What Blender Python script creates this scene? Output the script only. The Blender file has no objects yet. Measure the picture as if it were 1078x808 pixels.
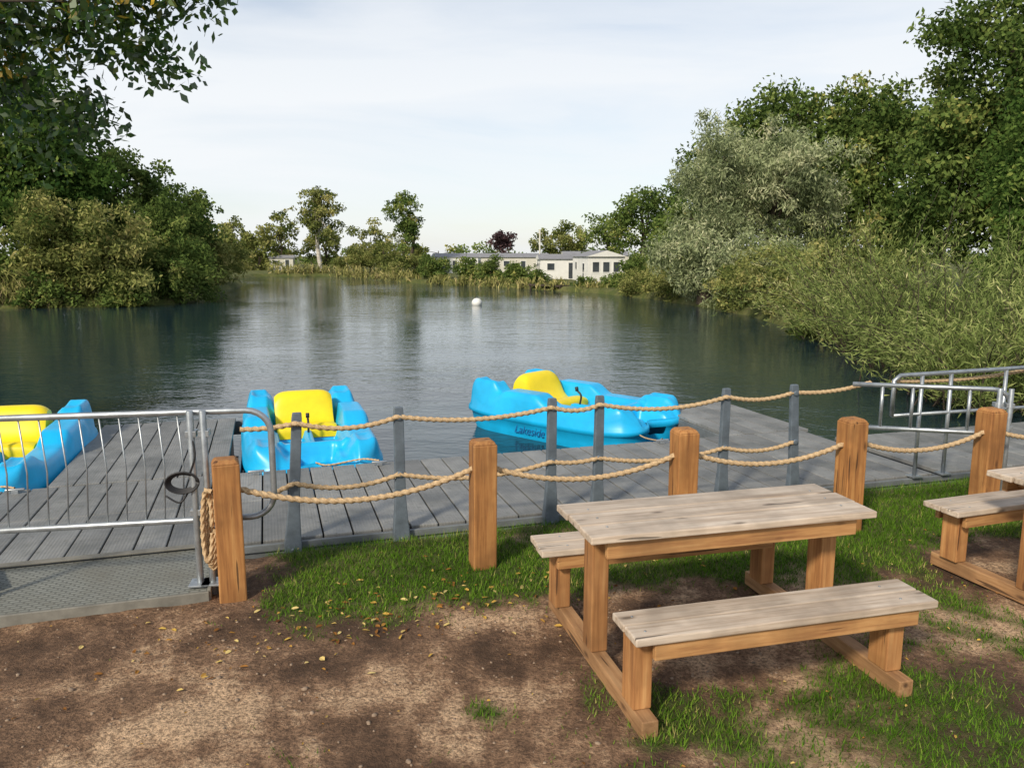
import bpy, math, random
import numpy as np
from mathutils import Vector, Matrix, noise
random.seed(7)
sc = bpy.context.scene
col = sc.collection
WZ = -0.30

# ---------------------------------------------------------------- nodes
def newmat(name):
    m = bpy.data.materials.new(name); m.use_nodes = True
    nt = m.node_tree; b = nt.nodes['Principled BSDF']
    return m, nt, b
def N(nt, t, **kw):
    n = nt.nodes.new(t)
    for k, v in kw.items():
        if k.startswith('_'): setattr(n, k[1:], v)
        else: n.inputs[k.replace('__', ' ')].default_value = v
    return n
def ramp(nt, fac, stops):
    r = nt.nodes.new('ShaderNodeValToRGB'); e = r.color_ramp.elements
    while len(e) < len(stops): e.new(0.5)
    for i, (p, c) in enumerate(stops):
        e[i].position = p; e[i].color = (c[0], c[1], c[2], 1)
    nt.links.new(fac, r.inputs['Fac']); return r.outputs['Color']
def coords(nt, scale=(1, 1, 1), out='Object'):
    tc = nt.nodes.new('ShaderNodeTexCoord'); mp = nt.nodes.new('ShaderNodeMapping')
    mp.inputs['Scale'].default_value = scale
    nt.links.new(tc.outputs[out], mp.inputs['Vector']); return mp.outputs['Vector']
def noise_n(nt, vec, scale, detail=5, rough=0.6):
    n = N(nt, 'ShaderNodeTexNoise', Scale=scale, Detail=detail, Roughness=rough)
    nt.links.new(vec, n.inputs['Vector']); return n.outputs['Fac']
def bump(nt, b, h, strength=0.3, dist=0.01):
    bp = N(nt, 'ShaderNodeBump', Strength=strength, Distance=dist)
    nt.links.new(h, bp.inputs['Height']); nt.links.new(bp.outputs['Normal'], b.inputs['Normal'])
def mixc(nt, fac, a, b, blend='MIX'):
    m = nt.nodes.new('ShaderNodeMix'); m.data_type = 'RGBA'; m.blend_type = blend
    for sock, v in ((m.inputs[0], fac), (m.inputs[6], a), (m.inputs[7], b)):
        if hasattr(v, 'default_value'): nt.links.new(v, sock)
        elif isinstance(v, (int, float)): sock.default_value = v
        else: sock.default_value = (v[0], v[1], v[2], 1)
    return m.outputs[2]
def mathn(nt, op, a, b=0.0):
    m = nt.nodes.new('ShaderNodeMath'); m.operation = op
    for i, v in enumerate((a, b)):
        if hasattr(v, 'default_value'): nt.links.new(v, m.inputs[i])
        else: m.inputs[i].default_value = v
    return m.outputs[0]

def wood(name, axis, dark, mid, light, rough=0.75):
    m, nt, b = newmat(name)
    s = [22, 22, 22]; s[axis] = 1.2
    v = coords(nt, s)
    g = noise_n(nt, v, 1.6, 4, 0.65)
    s2 = [60, 60, 60]; s2[axis] = 2.5
    g2 = noise_n(nt, coords(nt, s2), 2.0, 2, 0.7)
    c = ramp(nt, g, [(0.3, dark), (0.5, mid), (0.72, light)])
    blot = noise_n(nt, coords(nt), 4.0, 3, 0.6)
    c = mixc(nt, ramp(nt, blot, [(.42, (0, 0, 0)), (.72, (.75, .75, .75))]), c, [x * 0.5 for x in mid], 'MIX')
    c = mixc(nt, mathn(nt, 'MULTIPLY', g2, 0.3), c, [x * 0.45 for x in dark])
    at = N(nt, 'ShaderNodeAttribute', _attribute_name='tint')
    c = mixc(nt, 1.0, c, at.outputs['Color'], 'MULTIPLY')
    vo = N(nt, 'ShaderNodeTexVoronoi', Scale=1.0)
    s3 = [9, 9, 9]; s3[axis] = 3.2
    nt.links.new(coords(nt, s3), vo.inputs['Vector'])
    k = ramp(nt, vo.outputs['Distance'], [(0.05, (1, 1, 1)), (0.16, (0, 0, 0))])
    c = mixc(nt, k, c, [x * 0.4 for x in dark])
    s4 = [34, 34, 34]; s4[axis] = 1.6
    ck = noise_n(nt, coords(nt, s4), 1.0, 1, 0.5)
    ckm = ramp(nt, ck, [(.725, (0, 0, 0)), (.745, (.8, .8, .8))])
    c = mixc(nt, ckm, c, [x * .18 for x in dark])
    nt.links.new(c, b.inputs['Base Color'])
    b.inputs['Roughness'].default_value = rough
    bump(nt, b, mathn(nt, 'SUBTRACT', g, ckm), 0.6, 0.004)
    return m
WOODZ = wood('timber_vertical', 2, (.26, .105, .032), (.50, .235, .08), (.65, .36, .14))
WOODX = wood('timber_rail', 0, (.29, .125, .045), (.50, .26, .095), (.65, .385, .16))
WOODY = wood('timber_beam', 1, (.23, .11, .045), (.44, .24, .105), (.56, .34, .165))
WOODT = wood('weathered_top', 0, (.38, .28, .195), (.62, .505, .39), (.76, .66, .54), 0.6)
BOLL = wood('bollard_timber', 2, (.21, .08, .022), (.44, .195, .056), (.58, .30, .10))

def plain(name, c, rough=0.5, metal=0.0, var=0.25, sc_=8, bmp=0.1, spec=0.5):
    m, nt, b = newmat(name)
    n = noise_n(nt, coords(nt), sc_, 4, 0.65)
    cc = ramp(nt, n, [(0.3, [x * (1 - var) for x in c]), (0.7, [min(1, x * (1 + var * .6)) for x in c])])
    nt.links.new(cc, b.inputs['Base Color'])
    b.inputs['Roughness'].default_value = rough; b.inputs['Metallic'].default_value = metal
    b.inputs['Specular IOR Level'].default_value = spec
    if bmp: bump(nt, b, n, bmp, 0.01)
    return m
GALV = plain('galvanised_steel', (.40, .43, .45), 0.42, 0.75, 0.3, 14)
GPOST = plain('grey_stanchion', (.13, .16, .19), 0.5, 0.2, 0.3, 12)
BLACK = plain('black_rubber', (.015, .015, .017), 0.5)
BLUE = plain('blue_boat_plastic', (.008, .42, .78), 0.36, 0, 0.2, 2.5, 0.02)
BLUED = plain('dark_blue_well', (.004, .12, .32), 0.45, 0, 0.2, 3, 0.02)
YEL = plain('yellow_seat_plastic', (.88, .68, .012), 0.4, 0, 0.12, 4, 0.02)
WHITE = plain('white_paint', (.75, .75, .71), 0.5, 0, 0.08, 2, 0)
CREAM = plain('cream_cladding', (.58, .56, .48), 0.6, 0, 0.1, 2, 0)
ROOFG = plain('grey_roof', (.24, .24, .25), 0.7, 0, 0.2, 3, 0.1)
GLASS = plain('window_glass', (.06, .07, .08), 0.08, 0, 0.3, 2, 0)
BARK = plain('bark', (.07, .055, .04), 0.9, 0, 0.5, 6, 0.0, 0.2)
BIRCH = plain('birch_bark', (.50, .46, .40), 0.8, 0, 0.5, 4, 0.0, 0.2)

def deckmat():
    m, nt, b = newmat('grey_deck')
    n = noise_n(nt, coords(nt, (1, 1, 1)), 2.3, 5, 0.7)
    n2 = noise_n(nt, coords(nt, (90, 3, 3)), 1.0, 2, 0.6)
    c = ramp(nt, n, [(0.28, (.125, .13, .125)), (0.5, (.25, .25, .24)), (0.75, (.36, .36, .345))])
    c = mixc(nt, mathn(nt, 'MULTIPLY', n2, 0.5), c, (.09, .095, .09))
    at = N(nt, 'ShaderNodeAttribute', _attribute_name='tint')
    c = mixc(nt, 0.75, c, at.outputs['Color'], 'MULTIPLY')
    st = noise_n(nt, coords(nt), 14, 3, .7)
    c = mixc(nt, ramp(nt, st, [(.60, (0, 0, 0)), (.70, (.6, .6, .6))]), c, (.10, .10, .085))
    w = N(nt, 'ShaderNodeTexWave', Scale=14.0, Distortion=0.2); w.bands_direction = 'X'
    nt.links.new(coords(nt), w.inputs['Vector'])
    nt.links.new(c, b.inputs['Base Color']); b.inputs['Roughness'].default_value = 0.55
    bump(nt, b, w.outputs['Fac'], 0.25, 0.005)
    return m
DECK = deckmat()
def rampmat():
    m, nt, b = newmat('ramp_plate')
    br = N(nt, 'ShaderNodeTexBrick', Scale=1.0, Mortar__Size=0.006)
    br.inputs['Brick Width'].default_value = .055; br.inputs['Row Height'].default_value = .03
    br.inputs['Color1'].default_value = (.20, .205, .18, 1); br.inputs['Color2'].default_value = (.25, .255, .225, 1)
    br.inputs['Mortar'].default_value = (.11, .115, .10, 1)
    nt.links.new(coords(nt), br.inputs['Vector'])
    n = noise_n(nt, coords(nt), 2.5, 6, 0.7)
    c = mixc(nt, ramp(nt, n, [(.4, (0, 0, 0)), (.75, (.8, .8, .8))]), br.outputs['Color'], (.13, .12, .09))
    nt.links.new(c, b.inputs['Base Color']); b.inputs['Roughness'].default_value = .6
    bump(nt, b, br.outputs['Fac'], -0.3, 0.004)
    return m
RAMPM = rampmat()
def ropemat():
    m, nt, b = newmat('manila_rope')
    n = noise_n(nt, coords(nt), 70, 3, 0.7)
    c = ramp(nt, n, [(.3, (.34, .22, .11)), (.7, (.62, .46, .27))])
    nt.links.new(c, b.inputs['Base Color']); b.inputs['Roughness'].default_value = .9
    return m
ROPE = ropemat()

def leafmat(name, stops, transl=0.3, gl=0.0):
    m, nt, b = newmat(name); nt.nodes.remove(b)
    at = N(nt, 'ShaderNodeAttribute', _attribute_name='tint')
    c = ramp(nt, at.outputs['Fac'], stops)
    df = nt.nodes.new('ShaderNodeBsdfDiffuse'); nt.links.new(c, df.inputs['Color']); out = df.outputs[0]
    if transl:
        tr = nt.nodes.new('ShaderNodeBsdfTranslucent'); nt.links.new(c, tr.inputs['Color'])
        mx = nt.nodes.new('ShaderNodeMixShader'); mx.inputs[0].default_value = transl
        nt.links.new(out, mx.inputs[1]); nt.links.new(tr.outputs[0], mx.inputs[2]); out = mx.outputs[0]
    if gl:
        g = nt.nodes.new('ShaderNodeBsdfGlossy'); g.inputs['Roughness'].default_value = .35; g.inputs['Color'].default_value = (1, 1, 1, 1)
        mx = nt.nodes.new('ShaderNodeMixShader'); mx.inputs[0].default_value = gl
        nt.links.new(out, mx.inputs[1]); nt.links.new(g.outputs[0], mx.inputs[2]); out = mx.outputs[0]
    nt.links.new(out, nt.nodes['Material Output'].inputs['Surface'])
    return m
L_DARK = leafmat('leaves_dark', [(0, (.028, .060, .014)), (.45, (.075, .135, .030)), (.8, (.15, .215, .05)), (1, (.26, .29, .075))])
L_MID = leafmat('leaves_mid', [(0, (.045, .080, .020)), (.45, (.13, .19, .048)), (.8, (.24, .29, .08)), (1, (.40, .37, .11))])
L_OLIVE = leafmat('leaves_olive', [(0, (.06, .090, .022)), (.45, (.21, .235, .07)), (.8, (.38, .37, .13)), (1, (.52, .45, .18))])
L_SILV = leafmat('leaves_silver', [(0, (.11, .14, .065)), (.45, (.32, .37, .19)), (.8, (.52, .54, .32)), (1, (.62, .60, .38))])
L_NEAR = leafmat('leaves_near', [(0, (.025, .055, .008)), (.45, (.06, .13, .018)), (.78, (.13, .20, .03)), (.86, (.22, .24, .035)), (1, (.66, .44, .05))], .35, .06)
L_PURP = leafmat('leaves_purple', [(0, (.03, .022, .024)), (.5, (.09, .055, .06)), (1, (.16, .10, .10))])
L_WILL = leafmat('leaves_willow', [(0, (.06, .09, .025)), (.4, (.20, .26, .075)), (.75, (.38, .42, .15)), (1, (.60, .56, .28))], .3)
L_REED = leafmat('reeds', [(0, (.10, .12, .03)), (.5, (.27, .26, .09)), (1, (.52, .43, .20))], 0)
L_GRASS = leafmat('grass_blades', [(0, (.04, .085, .010)), (.5, (.095, .20, .018)), (.84, (.19, .29, .04)), (1, (.42, .37, .13))], .25)
L_FALL = leafmat('fallen_leaf', [(0, (.12, .05, .02)), (.4, (.32, .15, .04)), (.7, (.55, .36, .08)), (1, (.66, .52, .22))], .1)

# ---------------------------------------------------------------- mesh helpers
def np_obj(name, V, Q, mats, mi=None, tint=None, smooth=None, parent=None):
    V = np.asarray(V, dtype=np.float32); Q = np.asarray(Q, dtype=np.int32)
    me = bpy.data.meshes.new(name)
    me.vertices.add(len(V)); me.vertices.foreach_set('co', V.ravel())
    me.loops.add(Q.size); me.loops.foreach_set('vertex_index', Q.ravel())
    k = Q.shape[1]
    me.polygons.add(len(Q)); me.polygons.foreach_set('loop_start', np.arange(0, Q.size, k, dtype=np.int32))
    if mi is not None: me.polygons.foreach_set('material_index', np.asarray(mi, dtype=np.int32))
    if smooth is not None: me.polygons.foreach_set('use_smooth', np.asarray(smooth, dtype=bool))
    if tint is not None:
        a = me.attributes.new('tint', 'FLOAT', 'POINT'); a.data.foreach_set('value', np.asarray(tint, dtype=np.float32))
    me.update(calc_edges=True)
    for m in mats: me.materials.append(m)
    o = bpy.data.objects.new(name, me); col.objects.link(o)
    if parent: o.parent = parent
    return o

def frames(pts):
    P = [Vector(p) for p in pts]; out = []
    up = None
    for i, p in enumerate(P):
        a = P[max(0, i - 1)]; b = P[min(len(P) - 1, i + 1)]
        t = (b - a).normalized()
        if up is None:
            up = Vector((0, 0, 1)) if abs(t.z) < .9 else Vector((1, 0, 0))
        n = (up - t * up.dot(t)).normalized(); up = n
        out.append((p, n, t.cross(n)))
    return out

class MB:
    def __init__(s): s.V = []; s.F = []; s.M = []; s.S = []; s.T = []
    def add(s, vs, fs, m=0, sm=False, tint=1.0):
        o = len(s.V); s.V += [tuple(v) for v in vs]; s.T += [tint] * len(vs)
        for f in fs: s.F.append(tuple(i + o for i in f)); s.M.append(m); s.S.append(sm)
    def box(s, c, d, R=None, m=0, top=(1, 1), tint=1.0):
        vs = []
        for z in (-1, 1):
            k = top if z > 0 else (1, 1)
            for x, y in ((-1, -1), (1, -1), (1, 1), (-1, 1)):
                v = Vector((x * d[0] / 2 * k[0], y * d[1] / 2 * k[1], z * d[2] / 2))
                if R is not None: v = R @ v
                vs.append(v + Vector(c))
        s.add(vs, [(3, 2, 1, 0), (4, 5, 6, 7), (0, 1, 5, 4), (1, 2, 6, 5), (2, 3, 7, 6), (3, 0, 4, 7)], m, False, tint)
    def tube(s, pts, r, seg=10, m=0, cap=True, tint=1.0):
        fr = frames(pts); n = len(fr); vs = []; fs = []
        rr = r if hasattr(r, '__len__') else [r] * n
        for i, (p, a, b) in enumerate(fr):
            for j in range(seg):
                th = 2 * math.pi * j / seg
                vs.append(p + (a * math.cos(th) + b * math.sin(th)) * rr[i])
        for i in range(n - 1):
            for j in range(seg):
                k = (j + 1) % seg
                fs.append((i * seg + j, (i + 1) * seg + j, (i + 1) * seg + k, i * seg + k))
        if cap:
            fs.append(tuple(range(seg))); fs.append(tuple(range((n - 1) * seg, n * seg))[::-1])
        s.add(vs, fs, m, True, tint)
    def obj(s, name, mats, parent=None, bevel=0, seg=2):
        me = bpy.data.meshes.new(name); me.from_pydata(s.V, [], s.F)
        for m in mats: me.materials.append(m)
        me.polygons.foreach_set('material_index', s.M); me.polygons.foreach_set('use_smooth', s.S)
        a = me.attributes.new('tint', 'FLOAT', 'POINT'); a.data.foreach_set('value', s.T)
        me.update()
        o = bpy.data.objects.new(name, me); col.objects.link(o)
        if parent: o.parent = parent
        if bevel:
            b = o.modifiers.new('bevel', 'BEVEL'); b.width = bevel; b.segments = seg; b.limit_method = 'ANGLE'; b.angle_limit = math.radians(40)
        return o
def empty(name, loc=(0, 0, 0), rz=0, rx=0, ry=0):
    e = bpy.data.objects.new(name, None); col.objects.link(e)
    e.location = loc; e.rotation_euler = (rx, ry, rz); e.empty_display_size = .2; return e

def bez(pts, n=10):
    P = [Vector(p) for p in pts]; P = [P[0] * 2 - P[1]] + P + [P[-1] * 2 - P[-2]]
    out = []
    for i in range(1, len(P) - 2):
        for k in range(n):
            t = k / n; a, b, c, d = P[i - 1:i + 3]
            out.append(.5 * ((2 * b) + (c - a) * t + (2 * a - 5 * b + 4 * c - d) * t * t + (3 * b - a - 3 * c + d) * t ** 3))
    out.append(P[-2]); return out
def rope_add(mb, pts, r=0.017):
    P = [Vector(p) for p in pts]; L = [0]
    for i in range(1, len(P)): L.append(L[-1] + (P[i] - P[i - 1]).length)
    n = max(4, int(L[-1] / .013)); q = []; j = 0
    for i in range(n + 1):
        d = L[-1] * i / n
        while j < len(P) - 2 and L[j + 1] < d: j += 1
        t = (d - L[j]) / max(1e-6, L[j + 1] - L[j]); q.append(P[j].lerp(P[j + 1], t))
    fr = frames(q); seg = 12; vs = []; fs = []
    for i, (p, a, b) in enumerate(fr):
        ph = 2 * math.pi * (L[-1] * i / n) / .15
        for k in range(seg):
            th0 = 2 * math.pi * k / seg; rad = r * (1 + .24 * math.cos(3 * th0)); th = th0 + ph
            vs.append(p + (a * math.cos(th) + b * math.sin(th)) * rad)
    for i in range(len(fr) - 1):
        for k in range(seg):
            l = (k + 1) % seg; fs.append((i * seg + k, (i + 1) * seg + k, (i + 1) * seg + l, i * seg + l))
    mb.add(vs, fs, 0, True)
def sag(a, b, s, n=24):
    a = Vector(a); b = Vector(b)
    return [a.lerp(b, i / n) - Vector((0, 0, s * 4 * (i / n) * (1 - i / n))) for i in range(n + 1)]

def ss(a, b, x):
    t = np.clip((x - a) / (b - a), 0, 1); return t * t * (3 - 2 * t)
def ss1(a, b, x):
    t = min(1, max(0, (x - a) / (b - a))); return t * t * (3 - 2 * t)

# ---------------------------------------------------------------- dock frame
DA = math.atan(.31); E1 = (math.cos(DA), math.sin(DA)); E2 = (-E1[1], E1[0])
def D(s, t, z=0): return Vector((s * E1[0] + t * E2[0], 5.7 + s * E1[1] + t * E2[1], z))

# ---------------------------------------------------------------- ground
lake = np.array([(-60, -13), (-12, 1.95), (-4, 4.42), (4.6, 7.05), (12, 9.3), (12, 11.5), (9, 11.4), (7.9, 12.2), (7.8, 14), (8.3, 17), (8.9, 22),
                 (9.2, 30), (8.6, 36), (7.4, 42), (5.2, 48), (0.5, 55), (-5, 61), (-8.5, 66), (-14, 79), (-21, 86), (-27, 84), (-26, 75), (-20.5, 60), (-18, 48),
                 (-15.7, 40), (-16.2, 37), (-18.5, 35.2), (-22, 34.2), (-30, 34), (-45, 35), (-60, 34)], float)
def sdist(X, Y):
    d = np.full(X.shape, 1e9); ins = np.zeros(X.shape, bool); n = len(lake)
    for i in range(n):
        a = lake[i]; b = lake[(i + 1) % n]; e = b - a
        wx = X - a[0]; wy = Y - a[1]
        t = np.clip((wx * e[0] + wy * e[1]) / (e @ e), 0, 1)
        d = np.minimum(d, (wx - t * e[0]) ** 2 + (wy - t * e[1]) ** 2)
        c = ((a[1] > Y) != (b[1] > Y)) & (X < (b[0] - a[0]) * (Y - a[1]) / (b[1] - a[1] + 1e-12) + a[0])
        ins ^= c
    return np.where(ins, 1, -1) * np.sqrt(d)
GS = [(1.41, 3.46, .36, .9), (.80, 3.12, .24, .9), (-.12, 3.21, .12, .8), (.40, 3.6, .25, .5), (1.9, 2.9, .40, .75), (1.0, 3.95, .33, -1.2), (.55, 4.15, .2, -.4),
      (3.3, 4.85, .36, -1.8), (2.3, 3.75, .35, .6), (-.9, 3.3, .5, -.3), (2.0, 4.6, .5, .4), (2.45, 3.3, .20, -.8), (-.9, 2.9, .12, .5), (-.3, 2.65, .15, .6), (.3, 2.9, .15, .4), (1.3, 2.7, .28, .5), (-.5, 3.95, .35, .4), (2.6, 3.0, .3, .4)]
def gmask(x, y):
    t = E2[0] * x + E2[1] * (y - 5.7); s = E1[0] * x + E1[1] * (y - 5.7)
    n = noise.noise((x * 1.2, y * 1.2, 0)) * .5 + noise.noise((x * 4, y * 4, 3)) * .5 + noise.noise((x * 13, y * 13, 7)) * .4
    b = -.60 + 1.28 * ss1(-1.70, -.80, t + .15 * ss1(0, 1, x)) * ss1(-1.95, -1.45, s) + .55 * ss1(1.9, 2.8, x)
    for cx, cy, r, a in GS:
        b += a * math.exp(-((x - cx) ** 2 + (y - cy) ** 2) / (2 * r * r))
    return min(1, max(0, (b + n) / .85 + .5))
def gz(x, y): return .022 * noise.noise((x * 1.3, y * 1.3, 5)) + .013 * noise.noise((x * 5, y * 5, 9)) + .006 * noise.noise((x * 16, y * 16, 2))
def axis(f0, f1, st, lo, lomax, hi, himax):
    mid = list(np.arange(f0, f1, st)); a = []; x = f0; d = st
    while x > lo:
        x -= d; a.append(x); d = min(d * 1.12, lomax if x > -60 else 60)
    b = []; x = mid[-1]; d = st
    while x < hi:
        x += d; b.append(x); d = min(d * 1.06, himax if x < 100 else 60)
    return np.array(a[::-1] + mid + b)
xs = axis(-4.5, 6, .04, -700, .8, 700, .8); ys = axis(1.6, 7.4, .04, -300, 3, 900, .8)
X, Y = np.meshgrid(xs, ys); sd = sdist(X, Y)
Zf = -1.0 * ss(-.12, .75, sd) + 0.12 * ss(1, 6, -sd) * (Y > 20)
G = np.ones(X.shape); Zn = np.zeros(X.shape)
for i in range(X.shape[0]):
    for j in range(X.shape[1]):
        x = X[i, j]; y = Y[i, j]
        if -8 < x < 10 and -2 < y < 9:
            G[i, j] = gmask(x, y); Zn[i, j] = gz(x, y) + G[i, j] * .012
Z = Zf + Zn
nx = len(xs); ny = len(ys)
idx = np.arange(nx * ny).reshape(ny, nx)
Q = np.stack([idx[:-1, :-1], idx[:-1, 1:], idx[1:, 1:], idx[1:, :-1]], -1).reshape(-1, 4)
m, nt, b = newmat('ground_soil')
at = N(nt, 'ShaderNodeAttribute', _attribute_name='tint')
v = coords(nt)
n1 = noise_n(nt, v, 1.15, 5, .6); n2 = noise_n(nt, v, 9, 6, .75); n3 = noise_n(nt, v, 60, 4, .75)
dirt = ramp(nt, mathn(nt, 'ADD', mathn(nt, 'MULTIPLY', n1, .74), mathn(nt, 'MULTIPLY', n2, .26)),
            [(.40, (.085, .050, .030)), (.46, (.18, .105, .062)), (.51, (.34, .205, .12)), (.575, (.72, .49, .30))])
dirt = mixc(nt, ramp(nt, n3, [(.40, (.70, .70, .70)), (.56, (0, 0, 0))]), dirt, (.07, .042, .025))
vo = N(nt, 'ShaderNodeTexVoronoi', Scale=38.0); nt.links.new(v, vo.inputs['Vector'])
peb = ramp(nt, vo.outputs['Distance'], [(.10, (1, 1, 1)), (.17, (0, 0, 0))])
pm = mathn(nt, 'MULTIPLY', peb, ramp(nt, n2, [(.5, (0, 0, 0)), (.62, (1, 1, 1))]))
dirt = mixc(nt, pm, dirt, (.46, .36, .25))
gr = ramp(nt, n2, [(.3, (.04, .055, .012)), (.7, (.10, .14, .028))])
gf = ramp(nt, mathn(nt, 'ADD', at.outputs['Fac'], mathn(nt, 'MULTIPLY', mathn(nt, 'SUBTRACT', n3, .5), 1.4)), [(.40, (0, 0, 0)), (.95, (.88, .88, .88))])
nt.links.new(mixc(nt, gf, dirt, gr), b.inputs['Base Color'])
b.inputs['Roughness'].default_value = .92; b.inputs['Specular IOR Level'].default_value = .25
bump(nt, b, mathn(nt, 'ADD', n2, mathn(nt, 'MULTIPLY', n3, .6)), 1.0, .035)
np_obj('ground', np.stack([X.ravel(), Y.ravel(), Z.ravel()], 1), Q, [m], tint=G.ravel(), smooth=np.ones(len(Q), bool))

# water
m, nt, b = newmat('lake_water')
b.inputs['Base Color'].default_value = (.016, .036, .044, 1); b.inputs['Roughness'].default_value = .035; b.inputs['IOR'].default_value = 1.37
a1 = noise_n(nt, coords(nt, (1, 1.7, 1)), 1.0, 2, .5); a2 = noise_n(nt, coords(nt, (1.2, 2.4, 1)), 4.5, 2, .6)
patch = ramp(nt, noise_n(nt, coords(nt, (.5, 1, 1)), .12, 2, .5), [(.35, (.3, .3, .3)), (.65, (1, 1, 1))])
h = mathn(nt, 'MULTIPLY', mathn(nt, 'ADD', a1, mathn(nt, 'MULTIPLY', a2, .4)), patch)
bump(nt, b, h, .42, .065)
wv = [(-75, -20, WZ), (25, -20, WZ), (25, 110, WZ), (-75, 110, WZ)]
np_obj('lake_water', wv, [(0, 1, 2, 3)], [m])

# ---------------------------------------------------------------- foliage
def leaf_arrays(P, d, L, W, rng, tint):
    n = len(P)
    d = d / np.linalg.norm(d, axis=1, keepdims=True)
    r = rng.normal(size=(n, 3)); s = np.cross(d, r); s /= np.linalg.norm(s, axis=1, keepdims=True) + 1e-9
    L = L * rng.uniform(.65, 1.25, (n, 1)); W = W * rng.uniform(.7, 1.2, (n, 1))
    V = np.empty((n, 4, 3)); V[:, 0] = P - d * L / 2; V[:, 1] = P + s * W / 2; V[:, 2] = P + d * L / 2; V[:, 3] = P - s * W / 2
    return V.reshape(-1, 3), np.arange(n * 4).reshape(-1, 4), np.repeat(tint, 4)

def tree(name, ells, nclump, lper, cr, LL, LW, mat, bark=BARK, trunk_r=.25, seed=1, droop=.3, inner=.45, limbs=10, extra=None, zmin=WZ + .03, base=None, multi=False, flat=.72, ctm=.42):
    rng = np.random.default_rng(seed); E = np.array(ells, float)
    w = (E[:, 3] * E[:, 4] * E[:, 5]) ** (2 / 3); w /= w.sum()
    k = rng.choice(len(E), nclump, p=w)
    dr = rng.normal(size=(nclump, 3)); dr /= np.linalg.norm(dr, axis=1, keepdims=True)
    rad = rng.uniform(inner, 1.0, nclump) ** .7
    lump = np.array([.84 + .45 * noise.noise((x[0] * 2.3 + seed, x[1] * 2.3 + q, x[2] * 2.3)) for x, q in zip(dr, k)])
    C = E[k, :3] + dr * E[k, 3:] * (rad * lump)[:, None]
    if extra is not None:
        C = np.vstack([C, np.array(extra)]); k = np.r_[k, np.zeros(len(extra), int)]; nclump = len(C)
    crs = cr * rng.uniform(.4, 1.5, nclump); ct = rng.normal(ctm, .2, nclump)
    cnt = np.maximum(8, (lper * (crs / cr) ** 2)).astype(int); ci = np.repeat(np.arange(nclump), cnt); n = len(ci)
    o = rng.normal(size=(n, 3)); o /= np.linalg.norm(o, axis=1, keepdims=True)
    P = C[ci] + o * (crs[ci] * rng.uniform(.05, 1, n) ** .6)[:, None] * np.array([1, 1, flat])
    keep = P[:, 2] > zmin; P = P[keep]; ci = ci[keep]; o = o[keep]; n = len(P)
    d = rng.normal(size=(n, 3)) + np.array([0, 0, -droop]) + o * .5
    t = np.clip(ct[ci] + rng.normal(0, .14, n), 0, 1)
    Vl, Ql, Tl = leaf_arrays(P, d, LL, LW, rng, t)
    mb = MB()
    for g in (range(len(E)) if multi else [0]):
        bs = Vector(base) if base else Vector((E[g, 0], E[g, 1], -.2))
        top = Vector(E[g, :3]) + Vector((0, 0, E[g, 5] * .35 * (0 if base else 1)))
        mid = bs.lerp(top, .5) + Vector((rng.normal() * .05, rng.normal() * .05, 0)) * (top - bs).length
        tp = bez([bs, mid, top], 6); nn = len(tp)
        mb.tube(tp, [trunk_r * (1.15 - .95 * (i / (nn - 1))) for i in range(nn)], 8)
        cand = np.where(k == g)[0] if multi else np.arange(nclump)
        if len(cand) == 0: continue
        for q in rng.choice(cand, min(limbs, len(cand)), replace=False):
            e = Vector(C[q]); f = rng.uniform(.35 if not base else .7, .9 if not base else 1); st = tp[int(f * (nn - 1))]
            md = st.lerp(e, .5) + Vector((0, 0, .08 * (e - st).length))
            pp = bez([st, md, e], 4); m_ = len(pp); r0 = trunk_r * .42 * (1.1 - f * .6)
            mb.tube(pp, [r0 * (1 - .85 * i / (m_ - 1)) for i in range(m_)], 5, cap=False)
    Vb = np.array(mb.V); Qb = np.array([f for f in mb.F if len(f) == 4])
    V = np.vstack([Vb, Vl]); Q_ = np.vstack([Qb, Ql + len(Vb)])
    mi = np.r_[np.zeros(len(Qb)), np.ones(len(Ql))]
    return np_obj(name, V, Q_, [bark, mat], mi, np.r_[np.zeros(len(Vb)), Tl], mi == 0)

# left bank
tree('broadleaf_tree', [(-26.5, 41, 7.6, 5.2, 4, 6.2), (-23.0, 40, 5.2, 3.4, 3, 4.4), (-29, 38, 4, 4, 3, 4)], 400, 110, .95, .27, .17, L_DARK, seed=3, trunk_r=.4)
tree('shoreline_bush', [(-18.2, 36.2, 1.6, 2.8, 2.4, 3.1), (-20.6, 35.9, 2.2, 2.4, 2, 3.4)], 320, 85, .6, .24, .09, L_OLIVE, seed=4, trunk_r=.12, inner=.25, multi=True)
tree('shoreline_bush', [(-16.2, 38.2, 1.1, 2.0, 2.4, 2.4), (-17.6, 40.5, 2.6, 2.4, 2.4, 3.0)], 230, 85, .55, .24, .09, L_MID, seed=5, trunk_r=.12, inner=.25, multi=True)
tree('shoreline_bush', [(-23.2, 36.4, 1.5, 1.8, 1.4, 2.0), (-26.5, 37, 1.5, 3, 2, 2.1), (-20.5, 34.7, .2, 1.5, .9, .9), (-17.4, 35.4, .2, 1.3, .9, .9)], 260, 85, .45, .22, .10, L_MID, seed=15, trunk_r=.1, inner=.25, multi=True, limbs=4)
tree('broadleaf_tree', [(-22.5, 46, 5.4, 3.2, 3, 3.4), (-20.0, 48, 4.2, 2.4, 3, 2.8)], 190, 95, .75, .26, .16, L_MID, seed=6, trunk_r=.2)
tree('shoreline_bush', [(-19.0, 48.5, 1.4, 1.8, 3, 2.2), (-21.3, 56, 2.0, 2.3, 3, 2.7), (-24.5, 66, 2.2, 3, 4, 3.0)], 300, 65, .6, .28, .13, L_OLIVE, seed=7, trunk_r=.12, inner=.3, multi=True)
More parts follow.
